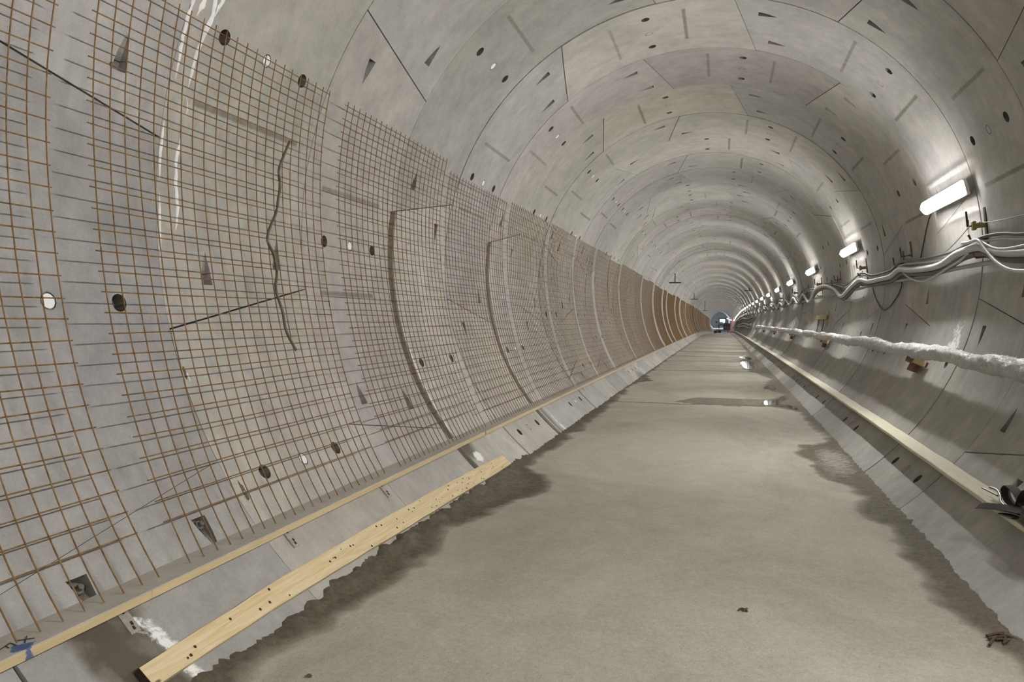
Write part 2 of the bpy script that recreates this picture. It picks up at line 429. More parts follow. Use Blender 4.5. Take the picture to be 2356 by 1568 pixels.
    def vid(i):
        if i not in base:
            th=vo[i][0]/DEG; y=vo[i][1]; st=None
            for q in ov[i]:
                if q in stv: st=stv[q]
            base[i]=nv(th,y,0,nin(th),st)
        return base[i]
    for f in fo:
        cx=sum(vo[i][0] for i in f)/3/DEG; cy=sum(vo[i][1] for i in f)/3
        if not inpoly(cx,cy,outline): continue
        if any(inpoly(cx,cy,P) for P in holepolys): continue
        if any(d[0]=='ring' and inpoly(cx,cy,d[1]) and not inpoly(cx,cy,d[2]) for d in discs): continue
        F.append(tuple(vid(i) for i in f))
    def quad(q, st=(0,0,0)):            # q: list of (th,y,d)
        P=[W(a,b,R+off+c) for a,b,c in q]
        n=(P[1]-P[0]).cross(P[2]-P[0])
        if n.length<1e-12 and len(P)>3: n=(P[2]-P[0]).cross(P[3]-P[0])
        if n.length<1e-12: return
        n.normalize(); b=len(V)
        for p,(a,y,c) in zip(P,q): V.append(p); N.append(n); S.append(st)
        F.append(tuple(range(b,b+len(P))))
    def orient(fidx):
        pass
    for i in range(len(outline)):       # joint faces
        a=outline[i]; b=outline[(i+1)%len(outline)]
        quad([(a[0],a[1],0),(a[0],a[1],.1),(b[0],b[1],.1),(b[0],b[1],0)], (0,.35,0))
    for d in discs:  # holes, grooves and pockets: recess shade painted in as darker colour
        if d[0]=='hole':
            L=d[1]; n=len(L)
            for i in range(n):
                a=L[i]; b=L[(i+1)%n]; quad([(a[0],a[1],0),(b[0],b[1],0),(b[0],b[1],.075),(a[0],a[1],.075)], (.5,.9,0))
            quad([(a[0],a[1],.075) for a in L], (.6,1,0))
        elif d[0]=='ring':
            Lo,Li=d[1],d[2]; n=len(Lo)
            for i in range(n):
                j=(i+1)%n
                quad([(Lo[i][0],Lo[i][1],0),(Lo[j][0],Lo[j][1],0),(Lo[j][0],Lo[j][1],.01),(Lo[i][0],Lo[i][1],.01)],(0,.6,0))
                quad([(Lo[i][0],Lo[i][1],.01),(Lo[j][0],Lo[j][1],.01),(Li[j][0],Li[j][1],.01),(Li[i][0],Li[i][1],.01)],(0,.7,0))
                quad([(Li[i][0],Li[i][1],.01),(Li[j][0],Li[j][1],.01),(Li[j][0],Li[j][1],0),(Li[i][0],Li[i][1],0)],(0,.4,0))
        else:
            L,dp=d[1],d[2]; n=len(L)
            for i in range(n-1):
                a=L[i]; b=L[i+1]
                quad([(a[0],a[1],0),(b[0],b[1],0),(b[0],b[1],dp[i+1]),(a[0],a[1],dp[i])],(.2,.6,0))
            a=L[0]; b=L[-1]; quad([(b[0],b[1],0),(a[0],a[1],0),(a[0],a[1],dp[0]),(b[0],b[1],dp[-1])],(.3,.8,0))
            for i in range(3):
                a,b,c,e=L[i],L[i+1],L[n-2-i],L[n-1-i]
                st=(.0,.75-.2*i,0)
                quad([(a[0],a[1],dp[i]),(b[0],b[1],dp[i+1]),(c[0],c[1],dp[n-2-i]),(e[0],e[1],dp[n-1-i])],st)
    # make every face look at the tunnel axis or the void it bounds; only shading normals matter for the rest
    me=bpy.data.meshes.new(name)
    FF=[]
    for f in F:
        g_=(V[f[1]]-V[f[0]]).cross(V[f[2]]-V[f[0]]); FF.append(f if g_.dot(N[f[0]])>=0 else tuple(reversed(f)))
    me.from_pydata(V,[],FF); me.polygons.foreach_set('use_smooth',[True]*len(FF))
    at=me.color_attributes.new('stain','FLOAT_COLOR','POINT'); at.data.foreach_set('color',[c for s in S for c in (*s,1)])
    at=me.color_attributes.new('tint','FLOAT_COLOR','POINT'); at.data.foreach_set('color',[c for s in S for c in (*tint,1)])
    me.normals_split_custom_set_from_vertices(N)
    me.materials.append(CONC)
    return link(name, me, parent)

# ring layouts: position of the widening key and of the narrowing key (always opposite), every joint on a 22.5 degree grid
WIDE = {-2:-168.75,-1:33.75,0:78.75,1:-123.75,2:33.75,3:-168.75,4:-11.25,5:-168.75,6:-11.25,7:78.75,8:-123.75,9:78.75,10:-168.75,11:-11.25}
rng = random.Random(7)
NR = 26
for k in range(12, NR): WIDE[k] = rng.choice([78.75,-168.75,-11.25,33.75,-123.75,-168.75,-11.25])
def rnd_tint(rg):
    v = rg.choice([.88,.94,1.0,1.0,1.03,1.07])*rg.uniform(.98,1.02); h = rg.choice([(1,1,1),(1,1,.985),(1.01,1,.955),(.993,.993,1.0),(1.01,.995,.99)])
    return tuple(v*c for c in h)
norm = lambda a: (a+180)%360-180
for ring in range(-2, NR):
    wk = WIDE[ring]; segs=[]
    # going clockwise from the widening key centre
    b = [wk-22.5, wk+22.5, wk+90, wk+157.5, wk+202.5, wk+270, wk+337.5]
    sl = [-6, 6, 6, 6, -6, -6, -6]
    ring_off = rng.uniform(-.006,.006)
    for i in range(6):
        ta, tb = b[i], b[i+1]; sa, sb = sl[i], sl[i+1]; c=(ta+tb)/2; sh=norm(c)-c; ta+=sh; tb+=sh; c+=sh
        is_key = abs(tb-ta) < 50
        # skip what lies wholly under the floor slab; trim what reaches below it
        pieces=[(ta,sa,tb,sb,c)]
        if tb > 180: pieces=[(ta,sa,tb,sb,c),(ta-360,sa,tb-360,sb,c-360)]
        if ta < -180: pieces=[(ta,sa,tb,sb,c),(ta+360,sa,tb+360,sb,c+360)]
        for (pa,qa,pb,qb,pc) in pieces:
            if pb <= -147 or pa >= 147: continue
            if pa < -150: pa, qa = -150, 0
            if pb > 150: pb, qb = 150, 0
            LA, LB = -147, 147
            st=[]; pk=[]; hl=[]
            if abs(pc) < 144: hl=[pc]
            if not is_key:
                key_l = i in (1,4); key_r = i in (2,3) and i==2 or i==5
            nb_l_key = (not is_key) and ((i-1)%6 in (0,3)); nb_r_key = (not is_key) and ((i+1)%6 in (0,3))
            if not is_key:
                for (j,s,isleft,nbk) in ((pa,qa,True,nb_l_key),(pb,qb,False,nb_r_key)):
                    if abs(j) > 145: continue
                    for f in (.26,.77):
                        if not nbk:
                            right_first = s > 0          # slope +: the .26 pocket sits right of the joint
                            mine = (f==.26) == (right_first if isleft else (not right_first))
                            if not mine: continue
                        jt = j+s*(f-.5); dr = 1 if isleft else -1
                        if abs(jt+dr*8) > 146: continue
                        pk.append((jt+dr*4.1+(1.9 if ring==0 and abs(j+123.75)<1 and f<.5 else 0), dr, f))
            if abs(pc)<137:
                for dd in (-8.6, 8.6):
                    v = rng.choice([0,.35,.5,.75,.95,1.1])
                    if ring<9 and rng.random()<.75: v=max(v,.85)
                    if (abs(pc)>95 or (ring<=0 and pc<0)): v=0
                    if v>.2: st.append((pc+dd+rng.uniform(-.7,.7), .12+rng.uniform(0,.05), .86+rng.uniform(-.1,.06), v))
            tint = rnd_tint(rng)
            if ring==3 and -146<pc<-100: tint=(1.12,1.11,1.08)
            if ring==6 and is_key and abs(pc)<40: tint=(1.12,1.10,.99)
            if ring==4 and is_key and abs(pc)<40: tint=(1.1,1.09,1.05)
            if ring==5 and is_key and abs(pc)<40: tint=(.9,.88,.88)
            if ring==4 and -70<pc<-60: tint=(.94,.94,.95)
            if ring==0 and pc<-60: tint=(.84,.84,.86)
            if ring==1 and pc<-60: tint=(1.02,1.01,.97)
            trim = .13 if (ring==3 and pb<-70) or (ring==5 and pb<-70) else 0.0
            fine = (ring<=5 and pc<-60) 
            segment('lining_segment', ring, pa,qa,pb,qb, hl, pk, st, tint, side_of(pc), ring_off+rng.uniform(-.003,.003), rng, y_trim=trim, white=(pc<-40 and rng.random()<.8), fine=fine)
# dark mortar filling the two wide ring joints on the left wall
for (ya,yb,t0,t1) in ((6.742,6.868,-80.5,-144),(9.83,9.952,-80.5,-144)):
    b=MB(); n=64; rr=random.Random(3)
    P=[]
    for i in range(n+1):
        th=t0+(t1-t0)*i/n
        P += [W(th,ya-.004,R+.02), W(th,ya+.03,R+.012+rr.uniform(-.004,.008)), W(th,yb-.03,R+.012+rr.uniform(-.004,.008)), W(th,yb+.004,R+.02)]
    b.add(P,[(i*4+k,i*4+k+1,(i+1)*4+k+1,(i+1)*4+k) for i in range(n) for k in range(3)])
    b.build('joint_mortar', M_dark, wall_left)

# far lining: same rings, too small to pick apart, one mesh per side
def far_lining(parent, t0, t1, r0, r1, name='far_lining', seed=1):
    rg=random.Random(seed); V=[];F=[];T=[];N=[]
    for ring in range(r0, r1):
        y0=Y1+(ring-1)*RW; off=rg.uniform(-.005,.005)
        joints=[t0]; j=t0+rg.choice([10,22.5,33,45]); tints=[]
        while j<t1-6: joints.append(j); j+=rg.choice([45,67.5,67.5])
        joints.append(t1)
        for a,b in zip(joints[:-1],joints[1:]):
            tn=rnd_tint(rg); n=max(2,int((b-a)/4)); s0=len(V)
            sl=rg.choice([-3,3]); ga=.12
            for i in range(n+1):
                for (y,d,fr) in ((y0+.001,.06,0),(y0+.004,0,0),(y0+RW-.004,0,1),(y0+RW-.001,.06,1)):
                    th=a+ga+(b-a-2*ga)*i/n
                    V.append(W(th,y,R+off+d)); T.append(tn)
            for i in range(n):
                for k in range(3): q=s0+i*4+k; F.append((q,q+1,q+5,q+4))
    me=bpy.data.meshes.new(name); me.from_pydata(V,[],F)
    me.polygons.foreach_set('use_smooth',[False]*len(F))
    at=me.color_attributes.new('stain','FLOAT_COLOR','POINT'); at.data.foreach_set('color',[0,0,0,1]*len(V))
    at=me.color_attributes.new('tint','FLOAT_COLOR','POINT'); at.data.foreach_set('color',[c for s in T for c in (*s,1)])
    me.materials.append(CONC); return tag(link(name, me, parent), kind='stuff')
for (p,a,b,s) in ((wall_left,-150,-50,1),(ceiling,-50,50,2),(wall_right,50,150,3)):
    far_lining(p,a,b,NR,172,'far_lining',s)
    far_lining(p,a,b,-16,-2,'far_lining',s+10)
# added dark shell round the bore, darkens the joint gaps and blocks light
b=MB(); ys=[-30,0,20,41]+[41+8*i for i in range(1,30)]; n=48
P=[W(360*k/n,y,R+.13) for y in ys for k in range(n)]
b.add(P,[(i*n+k,(i+1)*n+k,(i+1)*n+(k+1)%n,i*n+(k+1)%n) for i in range(len(ys)-1) for k in range(n)])
b.add([W(360*k/n,-30,R+.13) for k in range(n)],[tuple(range(n))])
b.build('dark_backing_shell', M_back, ceiling)
b=MB(); b.add([W(360*k/n,262,R+.12) for k in range(n)],[tuple(range(n))]); b.build('far_end_cap', M_white, ceiling)  # added disc closing the bore, so its end shows pale instead of dark

# ------------------------------------------------------------------ floor slabs
def nz(x, y, s=1.0, seed=0):
    from mathutils import noise
    return noise.noise(Vector((x*s, y*s, seed*7.3)))
WETL=[(2.4,-1.50),(2.79,-1.57),(3.33,-1.60),(3.7,-1.56),(4.0,-1.50),(4.6,-1.5),(4.75,-1.44),(5.18,-1.57),(5.59,-1.44),(6.2,-1.27),(6.5,-1.17),(6.97,-1.17),(7.43,-1.40),(7.61,-1.58),(8.26,-1.56),(10.3,-1.55),(13,-1.55),(17,-1.62),(18.5,-1.62),(19.4,-1.3),(20.5,-1.55),(22,-1.64),(60,-1.66)]
WETR=[(0,1.64),(3.8,1.60),(4.06,1.6),(4.32,1.5),(4.67,1.54),(4.89,1.5),(5.38,1.50),(5.93,1.50),(6.35,1.46),(7.2,1.50),(7.86,1.42),(8.8,1.25),(9.39,1.15),(9.9,1.35),(10.3,1.62),(13.4,1.6),(14.3,1.1),(15.4,1.2),(16.5,1.58),(17.7,1.3),(19,1.3),(21,1.55),(25,1.0),(30,1.0),(33,1.2),(36,1.5),(60,1.62)]
def interp(T, y):
    if y<=T[0][0]: return T[0][1]
    for (a,b),(c,d) in zip(T[:-1],T[1:]):
        if y<=c: return b+(d-b)*(y-a)/(c-a)
    return T[-1][1]
MIDST=[(-.5,14.5),(-.14,15.45),(.64,15.5),(1.3,15.45),(1.5,14.9),(1.3,14.2),(.9,14.1),(.62,14.08),(0,14.15)]
JY=[14.2,23.6,26.5,29.2,33.2,38.5,45,52,60,70,82,96,112,130,150]
def joint_y(j, x):
    k=JY.index(j); return j + (.10*math.sin(x*1.9+k)+.06*math.sin(x*4.3+2*k))*(1 if k else .8)
def floor_attr(x, y):
    wl=interp(WETL,y); wr=interp(WETR,y)
    n=.10*nz(x,y,2.3,1)+.05*nz(x,y,7,2)
    wet=max(sstep(wl+.10,wl-.10,x+n)*(1-.25*sstep(wl-.02,wl-.3,x)), sstep(wr-.09,wr+.12,x+n)*1.0)
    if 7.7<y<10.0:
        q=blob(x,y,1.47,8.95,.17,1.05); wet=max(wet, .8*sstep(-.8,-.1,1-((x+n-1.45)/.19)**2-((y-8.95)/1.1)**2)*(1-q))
    if inpoly(x,y+.3*n,MIDST): wet=max(wet,.62)
    for j in JY:
        d=y-joint_y(j,x)
        if abs(d)<.5*max(1,j/20): 
            wv=.08*max(1,j/14); wet=max(wet,.62*max(0,1-abs(d)/wv))
    damp=0
    if 13<y<60: damp=.45*max(0,nz(x*.5,y,.35,5)+.35)+.35*sstep(.3,1.5,x)
    if y<12: damp=.35*max(0,nz(x,y,.5,8)-.15)
    li=0
    if y<6.5: li=max(0,1-abs(x+n-(wl+.12))/.1)*.55*max(0,nz(x,y,3,4)+.3)
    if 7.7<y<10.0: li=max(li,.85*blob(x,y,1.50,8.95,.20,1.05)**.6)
    return damp, wet, li
def slab(ya, yb, name):
    ys=[]; y=ya
    while y<yb-.02:
        ys.append(y); y += .03 if y<8 and y>1.8 else .05 if 1.8<y<11 else (.12 if 1.8<y<32 else (.5 if y<80 else 1.5)) if y>1.8 else .8
    ys.append(yb)
    xs=[-1.76+3.52*i/88 for i in range(89)] if ya<35 else [-1.76+3.52*i/24 for i in range(25)]
    V=[];S=[];F=[];nx=len(xs)
    ja = (lambda x: joint_y(ya,x)-ya+.008) if ya in JY else (lambda x:0)
    jb = (lambda x: joint_y(yb,x)-yb-.008) if yb in JY else (lambda x:0)
    for iy,y in enumerate(ys):
        t=(y-ya)/(yb-ya)
        for x in xs:
            yy=y+ja(x)*max(0,1-t*(yb-ya)/1.0)+jb(x)*max(0,1-(1-t)*(yb-ya)/1.0)
            z=ZF+.003*nz(x,yy,2,3)+.0015*nz(x,yy,9,6)
            e=sstep(1.52,1.70,abs(x))
            if x<0 and 2<yy<8.2:
                e2=sstep(-1.50,-1.72,x)*(.55+.45*sstep(8.2,7.2,yy)); z+= e2*(.040+.035*nz(x,yy,6,9)+.03*nz(x,yy,15,11)+.012*nz(x,yy,33,14)) 
            else: z+= e*(.012+.02*abs(nz(x,yy,7,9)))
            at=floor_attr(x,yy)
            if at[1]>.4 and yy<12: z+= .009*nz(x,yy,19,12)+.006*nz(x,yy,35,13)
            V.append(X(x,yy,z)); S.append(at)
    for i in range(len(ys)-1):
        for k in range(nx-1): F.append((i*nx+k,i*nx+k+1,(i+1)*nx+k+1,(i+1)*nx+k))
    for row,fl in ((0,False),(len(ys)-1,True)):
        b=len(V)
        for k in range(nx): v=V[row*nx+k]; V.append(v+Vector((0,0,-.05))); S.append((0,1,0))
        for k in range(nx-1):
            q=(row*nx+k,row*nx+k+1,b+k+1,b+k); F.append(q if fl else tuple(reversed(q)))
    me=bpy.data.meshes.new(name); me.from_pydata(V,[],F); me.polygons.foreach_set('use_smooth',[True]*((len(ys)-1)*(nx-1))+[False]*(2*(nx-1)))
    at=me.color_attributes.new('stain','FLOAT_COLOR','POINT'); at.data.foreach_set('color',[c for s in S for c in (*s,1)])
    me.materials.append(M_floor); return link(name, me, floor)
bounds=[-25]+JY+[262]
for a,b_ in zip(bounds[:-1],bounds[1:]): slab(a,b_,'floor_slab')
b=MB(); ys=[-25,0,41]+[41+8*i for i in range(1,28)]
b.add([X(x,y,ZF-.045) for y in ys for x in (-1.8,1.8)],[(2*i,2*i+1,2*i+3,2*i+2) for i in range(len(ys)-1)])
b.build('blinding_layer', M_back, floor)

# ------------------------------------------------------------------ fluorescent lamps on the right wall
def frame_at(th, y, r):       # local x along the tunnel, y up the wall, z to the axis
    a=math.radians(th); c=W(th,y,r); t=(W(th,y+.5,r)-W(th,y-.5,r)).normalized()
    nrm=Vector((-math.sin(a),0,-math.cos(a))); nrm=(nrm-nrm.dot(t)*t).normalized(); u=t.cross(nrm)
    M=Matrix((-t,u,nrm)).transposed().to_4x4(); M.translation=c; return M
def make_lamp():
    t=empty('fluorescent_lamp'); L=1.48
    b=MB(); b.box((0,0,-.045),(L,.15,.04),bev=.008); b.build('base_tray',M_white,t)
    b=MB(); prof=[(.074*math.cos(PI*k/8),.05*math.sin(PI*k/8)) for k in range(9)]; V=[];F=[]
    xs=[-L/2,-L/2+.03,L/2-.03,L/2]; sc=[.8,1,1,.8]
    for x,q in zip(xs,sc):
        for (u,z) in prof: V.append(Vector((x,u*q,-.025+z*q)))
    for i in range(3):
        for k in range(8): F.append((i*9+k,(i+1)*9+k,(i+1)*9+k+1,i*9+k+1))
    F.append(tuple(range(9))); F.append(tuple(reversed(range(27,36))))
    b.add(V,F); b.build('diffuser',M_glow,t)
    b=MB(); b.box((0,0,.028),(L-.1,.026,.012)); b.build('tube',M_lamp,t)
    for q in (-1,1):
        b=MB(); b.box((q*.45,0,-.09),(.05,.03,.06)); b.build('wall_clip',M_dsteel,t)
    return t
ORD=['nearest','second nearest','third nearest','fourth nearest','fifth nearest','sixth nearest','seventh nearest','eighth nearest','ninth nearest','tenth nearest']
lamp0=make_lamp()
lamp0.children[2].data.materials[0]=M_lamp
allL=LAMP_Y+LAMPS_BEHIND
NEARL=75.0
ld=bpy.data.lights.new('tube_light','AREA'); ld.shape='RECTANGLE'; ld.size=1.38; ld.size_y=.03; ld.energy=TUBE_W; ld.color=(1,.985,.95)
far_tube=[c for c in lamp0.children if c.name.startswith('tube')][0].data; near_tube=far_tube.copy(); near_tube.materials[0]=M_tubeoff; cold_tube=far_tube.copy(); cold_tube.materials[0]=M_lampcold
for i,y in enumerate(allL):
    o=lamp0 if i==0 else copy_tree(lamp0)
    o.matrix_world=frame_at(75.3,y,2.565)
    tb=[c for c in o.children if c.name.startswith('tube')][0]; tb.data = near_tube if y<NEARL else (far_tube if y<168 else cold_tube)
    if y<NEARL:
        lo_=bpy.data.objects.new('tube_light',ld); col.objects.link(lo_); lo_.matrix_world=frame_at(75.3,y,2.565)@Matrix.Translation((0,0,.045))@Matrix.Rotation(PI,4,'X')
    if i<10: lb='glowing fluorescent lamp on the right wall above the cables, %s to the camera'%ORD[i]
    elif y<5: lb='fluorescent lamp on the right wall beside or behind the viewpoint'
    else: lb='tiny far off fluorescent lamp in the row merging into a bright line'
    tag(o,lb,'lamp','fluorescent lamps along the right wall')

# ------------------------------------------------------------------ rebar mesh panels leaning on the left wall
NV, NH, PW = 22, 28, 2.12
def panel(i, ya, wid, t0, t1, bow, detailed, label, seed):
    rg=random.Random(seed); t=empty('rebar_mesh_panel', W((t0+t1)/2,ya+wid/2,2.6)); inv=Matrix.Translation(-t.location)
    nvw=max(2,int(round(wid/.1))+1); nh=int(round(abs(t1-t0)/2.27))+1
    def rr(th): q=(th-t0)/(t1-t0); return 2.62-bow*math.sin(PI*min(1,max(0,q)))
    fars = ya>30
    def wire_v(y, seed2):
        rg2=random.Random(seed2); n=8 if fars else 22; dy=rg2.uniform(-.006,.006); ph=rg2.uniform(0,6)
        return [W(t0+.4-(t0+.4+130.8)*k/n, y+dy*math.sin(k*.5+ph), rr(t0-(abs(t1-t0))*k/n)-.007) for k in range(n+1)]
    def wire_h(th, seed2):
        rg2=random.Random(seed2); n=2 if fars else 5; d=rg2.uniform(-.12,.12); ph=rg2.uniform(0,6)
        return [W(th+d*math.sin(k*1.3+ph), ya-.015+(wid+.03)*k/n, rr(th)) for k in range(n+1)]
    vs=[wire_v(ya+.01+(wid-.02)*k/(nvw-1), seed*100+k) for k in range(nvw)]
    hs=[wire_h(t0+(t1-t0)*(k+.08)/(nh-.3), seed*100+50+k) for k in range(nh-1)]
    r=.0033 if ya<30 else .0040
    if detailed:
        for nm,L in (('upright_wire',vs),('cross_wire',hs)):
            for p in L:
                b=MB(); b.tube([q-t.location for q in p], r, 5 if nm=='upright_wire' else 5, False); b.build(nm,M_rebar,t)
    else:
        for nm,L in (('upright_wires',vs),('cross_wires',hs)):
            b=MB()
            for p in L: b.tube([q-t.location for q in p], r, 4 if not fars else 3, False)
            tag(b.build(nm,M_rebar,t),kind='stuff')
    tag(t,label,'mesh panel','rebar mesh panels along the left wall')
PAN=[(.40,2.39,-70.5,-129.6,.09),(2.975,2.12,-67.3,-129.6,.15),(5.36,2.19,-67.4,-129.7,.15),(7.74,2.20,-69.4,-130.6,.14),(10.17,2.23,-68.7,-130,.14),
     (12.70,2.18,-68.4,-130,.13),(15.10,2.15,-68.6,-130,.13),(17.66,2.15,-68.2,-130,.13),(19.78,2.1,-69.8,-130,.13),(22.25,2.1,-68.7,-130,.12),(24.45,1.9,-68.7,-130,.12),(26.4,1.7,-68.9,-130,.12)]
y=28.6; rp=random.Random(11); gaps=[.0,.9,.1,.9,1.0,.1,1.1,1.2,.1,2.0,.2,.3,1.2,.3]
gi=0
while y<166:
    wd=2.15; PAN.append((y,wd,-70.0+rp.uniform(-1.2,.8),-130,.12)); y+=wd+.04+(gaps[gi%len(gaps)] if rp.random()<.8 else 0); gi+=1
for i,(ya,wd,t0,t1,bw) in enumerate(PAN):
    lb='rusty rebar mesh panel against the left wall, %s to the camera'%ORD[i] if i<10 else 'distant rebar mesh panel in the brown row far along the left wall'
    panel(i,ya,wd,t0,t1,bw,i<6,lb,i+1)

# hose hung on the second mesh panel
HOSE=[(4.51,-77.2),(4.47,-79.7),(4.44,-81.9),(4.47,-84.3),(4.46,-86.3),(4.44,-88.3),(4.34,-92.2),(4.40,-94.6),(4.42,-97.2),(4.38,-99.9),(4.41,-103.2),(4.40,-106.2),(4.45,-109.3)]

# ------------------------------------------------------------------ ledge boards
ledge_l=[(-1.6,2.655),(2.66,7.28),(7.29,11.2)]; y=11.21
while y<168: ledge_l.append((y,y+3.98)); y+=3.99
ZB=-1.71
def board(ya,yb,x0,x1,zt,th,mat,name,label,group,seed,cat='board'):
    n=max(2,int((yb-ya)/.5)); rg=random.Random(seed); V=[];F=[]
    w1=[rg.uniform(-.004,.004) for _ in range(n+1)]; c=X((x0+x1)/2,(ya+yb)/2,zt)
    be=.004
    prof=[(x0,zt-th),(x0,zt-be),(x0+be,zt),(x1-be,zt),(x1,zt-be),(x1,zt-th)]
    if x0<0: prof[0]=(x0+.035,zt-th)
    else: prof[-1]=(x1-.03,zt-th)
    if x0>x1: prof=[(x0,zt-th),(x0,zt-be),(x0-be,zt),(x1+be,zt),(x1,zt-be),(x1,zt-th)]
    for i in range(n+1):
        y=ya+(yb-ya)*i/n
        for k,(x,z) in enumerate(prof): V.append(X(x+w1[i]*(1 if k>2 else .4),y,z+.5*w1[i])-Vector((0,0,0)))
    m_=len(prof)
    for i in range(n):
        for k in range(m_): F.append((i*m_+k,i*m_+(k+1)%m_,(i+1)*m_+(k+1)%m_,(i+1)*m_+k))
    F.append(tuple(range(m_))); F.append(tuple(reversed(range(n*m_,n*m_+m_))))
    b=MB(); b.add(V,F); o=b.build(name,mat)
    bm=bmesh.new(); bm.from_mesh(o.data); bmesh.ops.recalc_face_normals(bm,faces=bm.faces); bm.to_mesh(o.data); bm.free()
    return tag(o,label,cat,group)
for i,(a,b_) in enumerate(ledge_l):
    lb=['dusty shuttering board on the left ledge with a blue spray mark','long dusty shuttering board on left ledge, just beyond the blue spray mark','dusty shuttering board on left ledge, third from the camera'][i] if i<3 else 'distant shuttering board in the row along the left ledge'
    board(a,b_,-2.082,-1.905,ZB,.036,M_board1 if i==0 else M_board,'ledge_board',lb,'shuttering boards along the left ledge',i)
y=.3; i=0
while y<168:
    lb=['pale board on the right ledge, under the brown strap','pale board on the right ledge, second from the camera','pale board on the right ledge, third from the camera'][i] if i<3 else 'distant pale board in the row along the right ledge'
    board(y,y+5.0,1.925,2.082,ZB,.026,M_boardr,'ledge_board',lb,'pale boards along the right ledge',50+i); y+=5.006; i+=1
# marker scribble at the end of the sprayed board
bpy_board=[o for o in bpy.data.objects if o.name=='ledge_board'][0]
b=MB()
for pl in ([(-2.0,2.085),(-1.985,2.03)],[(-2.0,2.085),(-1.965,2.075)],[(-1.99,2.06),(-1.97,2.052)],[(-1.995,2.105),(-1.955,2.14)],[(-1.955,2.10),(-1.995,2.145)]):
    b.tube([Vector((x,y,ZB+.001)) for x,y in pl],.0022,4)
b.build('marker_writing',M_black,bpy_board)['label']='black handwritten FX'

# ------------------------------------------------------------------ loose spruce plank at the foot of the left wall
up=[(2.46,-137.0),(3.40,-136.5),(4.3,-136.5),(5.3,-136.7),(6.3,-137.1),(7.46,-137.8)]
lo=[(2.48,-139.1),(3.40,-138.95),(4.3,-139.3),(5.3,-139.7),(6.3,-140.1),(7.46,-140.5)]
t=tag(empty('loose_plank', W(-138.5,5,2.66)),'loose pale spruce plank with nail holes leaning at the foot of left wall','plank')
P=[];n=24
def lerp_t(T,y):
    return interp([(a,b) for a,b in T],y)
rg=random.Random(5)
for i in range(n+1):
    y=2.47+(7.46-2.47)*i/n
    a=lerp_t(up,y)+rg.uniform(-.05,.05); c=lerp_t(lo,y)+rg.uniform(-.06,.06)
    A=W(a,y,2.655)-t.location; B=W(c,y,2.655)-t.location; nr=(W(a,y,2.69)-W(a,y,2.655))
    P+= [A,B,B+nr,A+nr]
F=[(i*4+k,i*4+(k+1)%4,(i+1)*4+(k+1)%4,(i+1)*4+k) for i in range(n) for k in range(4)]+[(n*4,n*4+1,n*4+2,n*4+3)]
b=MB(); b.add(P,F); o=b.build('plank_body',M_plank,t)
b=MB(); b.add([p-Vector((0,.002,0)) for p in P[:4]],[(3,2,1,0)]); b.build('end_grain',M_end,t)['label']='dark sawn end'
for k in range(46):
    y=rg.uniform(2.6,7.3); q=rg.uniform(.12,.9); th=lerp_t(up,y)*(1-q)+lerp_t(lo,y)*q
    c=W(th,y,2.6545)-t.location; a=math.radians(th); nr=Vector((-math.sin(a),0,-math.cos(a)))
    b=MB(); b.tube([c-nr*.002,c+nr*.0012],rg.uniform(.004,.0085),7); b.build('nail_hole',M_end,t)

# steel straps under the ledge board
for i,(y,lb) in enumerate(((2.60,'galvanised slotted strap beside the dark stain under left ledge board'),(3.83,'galvanised strap below left ledge board, middle of the three'),(5.08,'galvanised strap below left ledge board, farthest of the three'))):
    t=tag(empty('fixing_strap', W(-132.6,y,2.69)),lb,'strap','fixing straps under the left ledge board')
    b=MB(); n=5; V=[]
    for k in range(n+1):
        th=-131.0-3.0*k/n
        for yy in (y-.026,y+.026):
            for r_ in (2.688,2.694): V.append(W(th,yy,r_)-t.location)
    F=[]
    for k in range(n):
        q=k*4; F+=[(q,q+2,q+6,q+4),(q+1,q+5,q+7,q+3),(q,q+4,q+5,q+1),(q+2,q+3,q+7,q+6)]
    F+=[(0,1,3,2),(n*4,n*4+2,n*4+3,n*4+1)]
    b.add(V,F); b.build('strap_plate',M_steel,t)
    for th,dy in ((-131.7,.0),(-132.9,.006),(-133.35,.002)):
        b=MB(); b.tube([W(th,y+dy,2.6872)-t.location,W(th-.35,y+dy,2.6872)-t.location],.005,6); b.build('slot',M_end,t)
    b=MB(); b.tube([W(-131.2,y,2.69)-t.location,W(-131.2,y,2.675)-t.location],.016,10); b.build('nut',M_dsteel,t)

# anchor bolts sitting in pockets behind the first mesh panels
for (th,y,lb) in ((-128.3,2.50,'steel anchor nut in a pocket just above the sprayed ledge board'),(-127.0,3.29,'steel anchor nut in a pocket behind the foot of second mesh panel'),(-75.9,3.24,'anchor bolt in a high pocket behind top of second mesh panel')):
    t=tag(empty('anchor_bolt', W(th,y,2.72)),lb,'bolt'); M=frame_at(th,y,2.72)
    for nm,rad,h0,h1,sd in (('washer',.042,-.02,-.008,18),('nut',.026,-.008,.018,6),('bolt_end',.013,.018,.036,10)):
        b=MB(); a=M@Vector((0,0,h0)); c=M@Vector((0,0,h1)); b.tube([a-t.location,c-t.location],rad,sd,smooth=False); b.build(nm,M_bolt,t)

# hose
b=MB(); pts=catmull([W(th,y,2.445) for y,th in HOSE],5); b.tube(pts,.009,8)
tag(b.build('rubber_hose',M_hose),'thin dark hose hanging on the second mesh panel','hose')

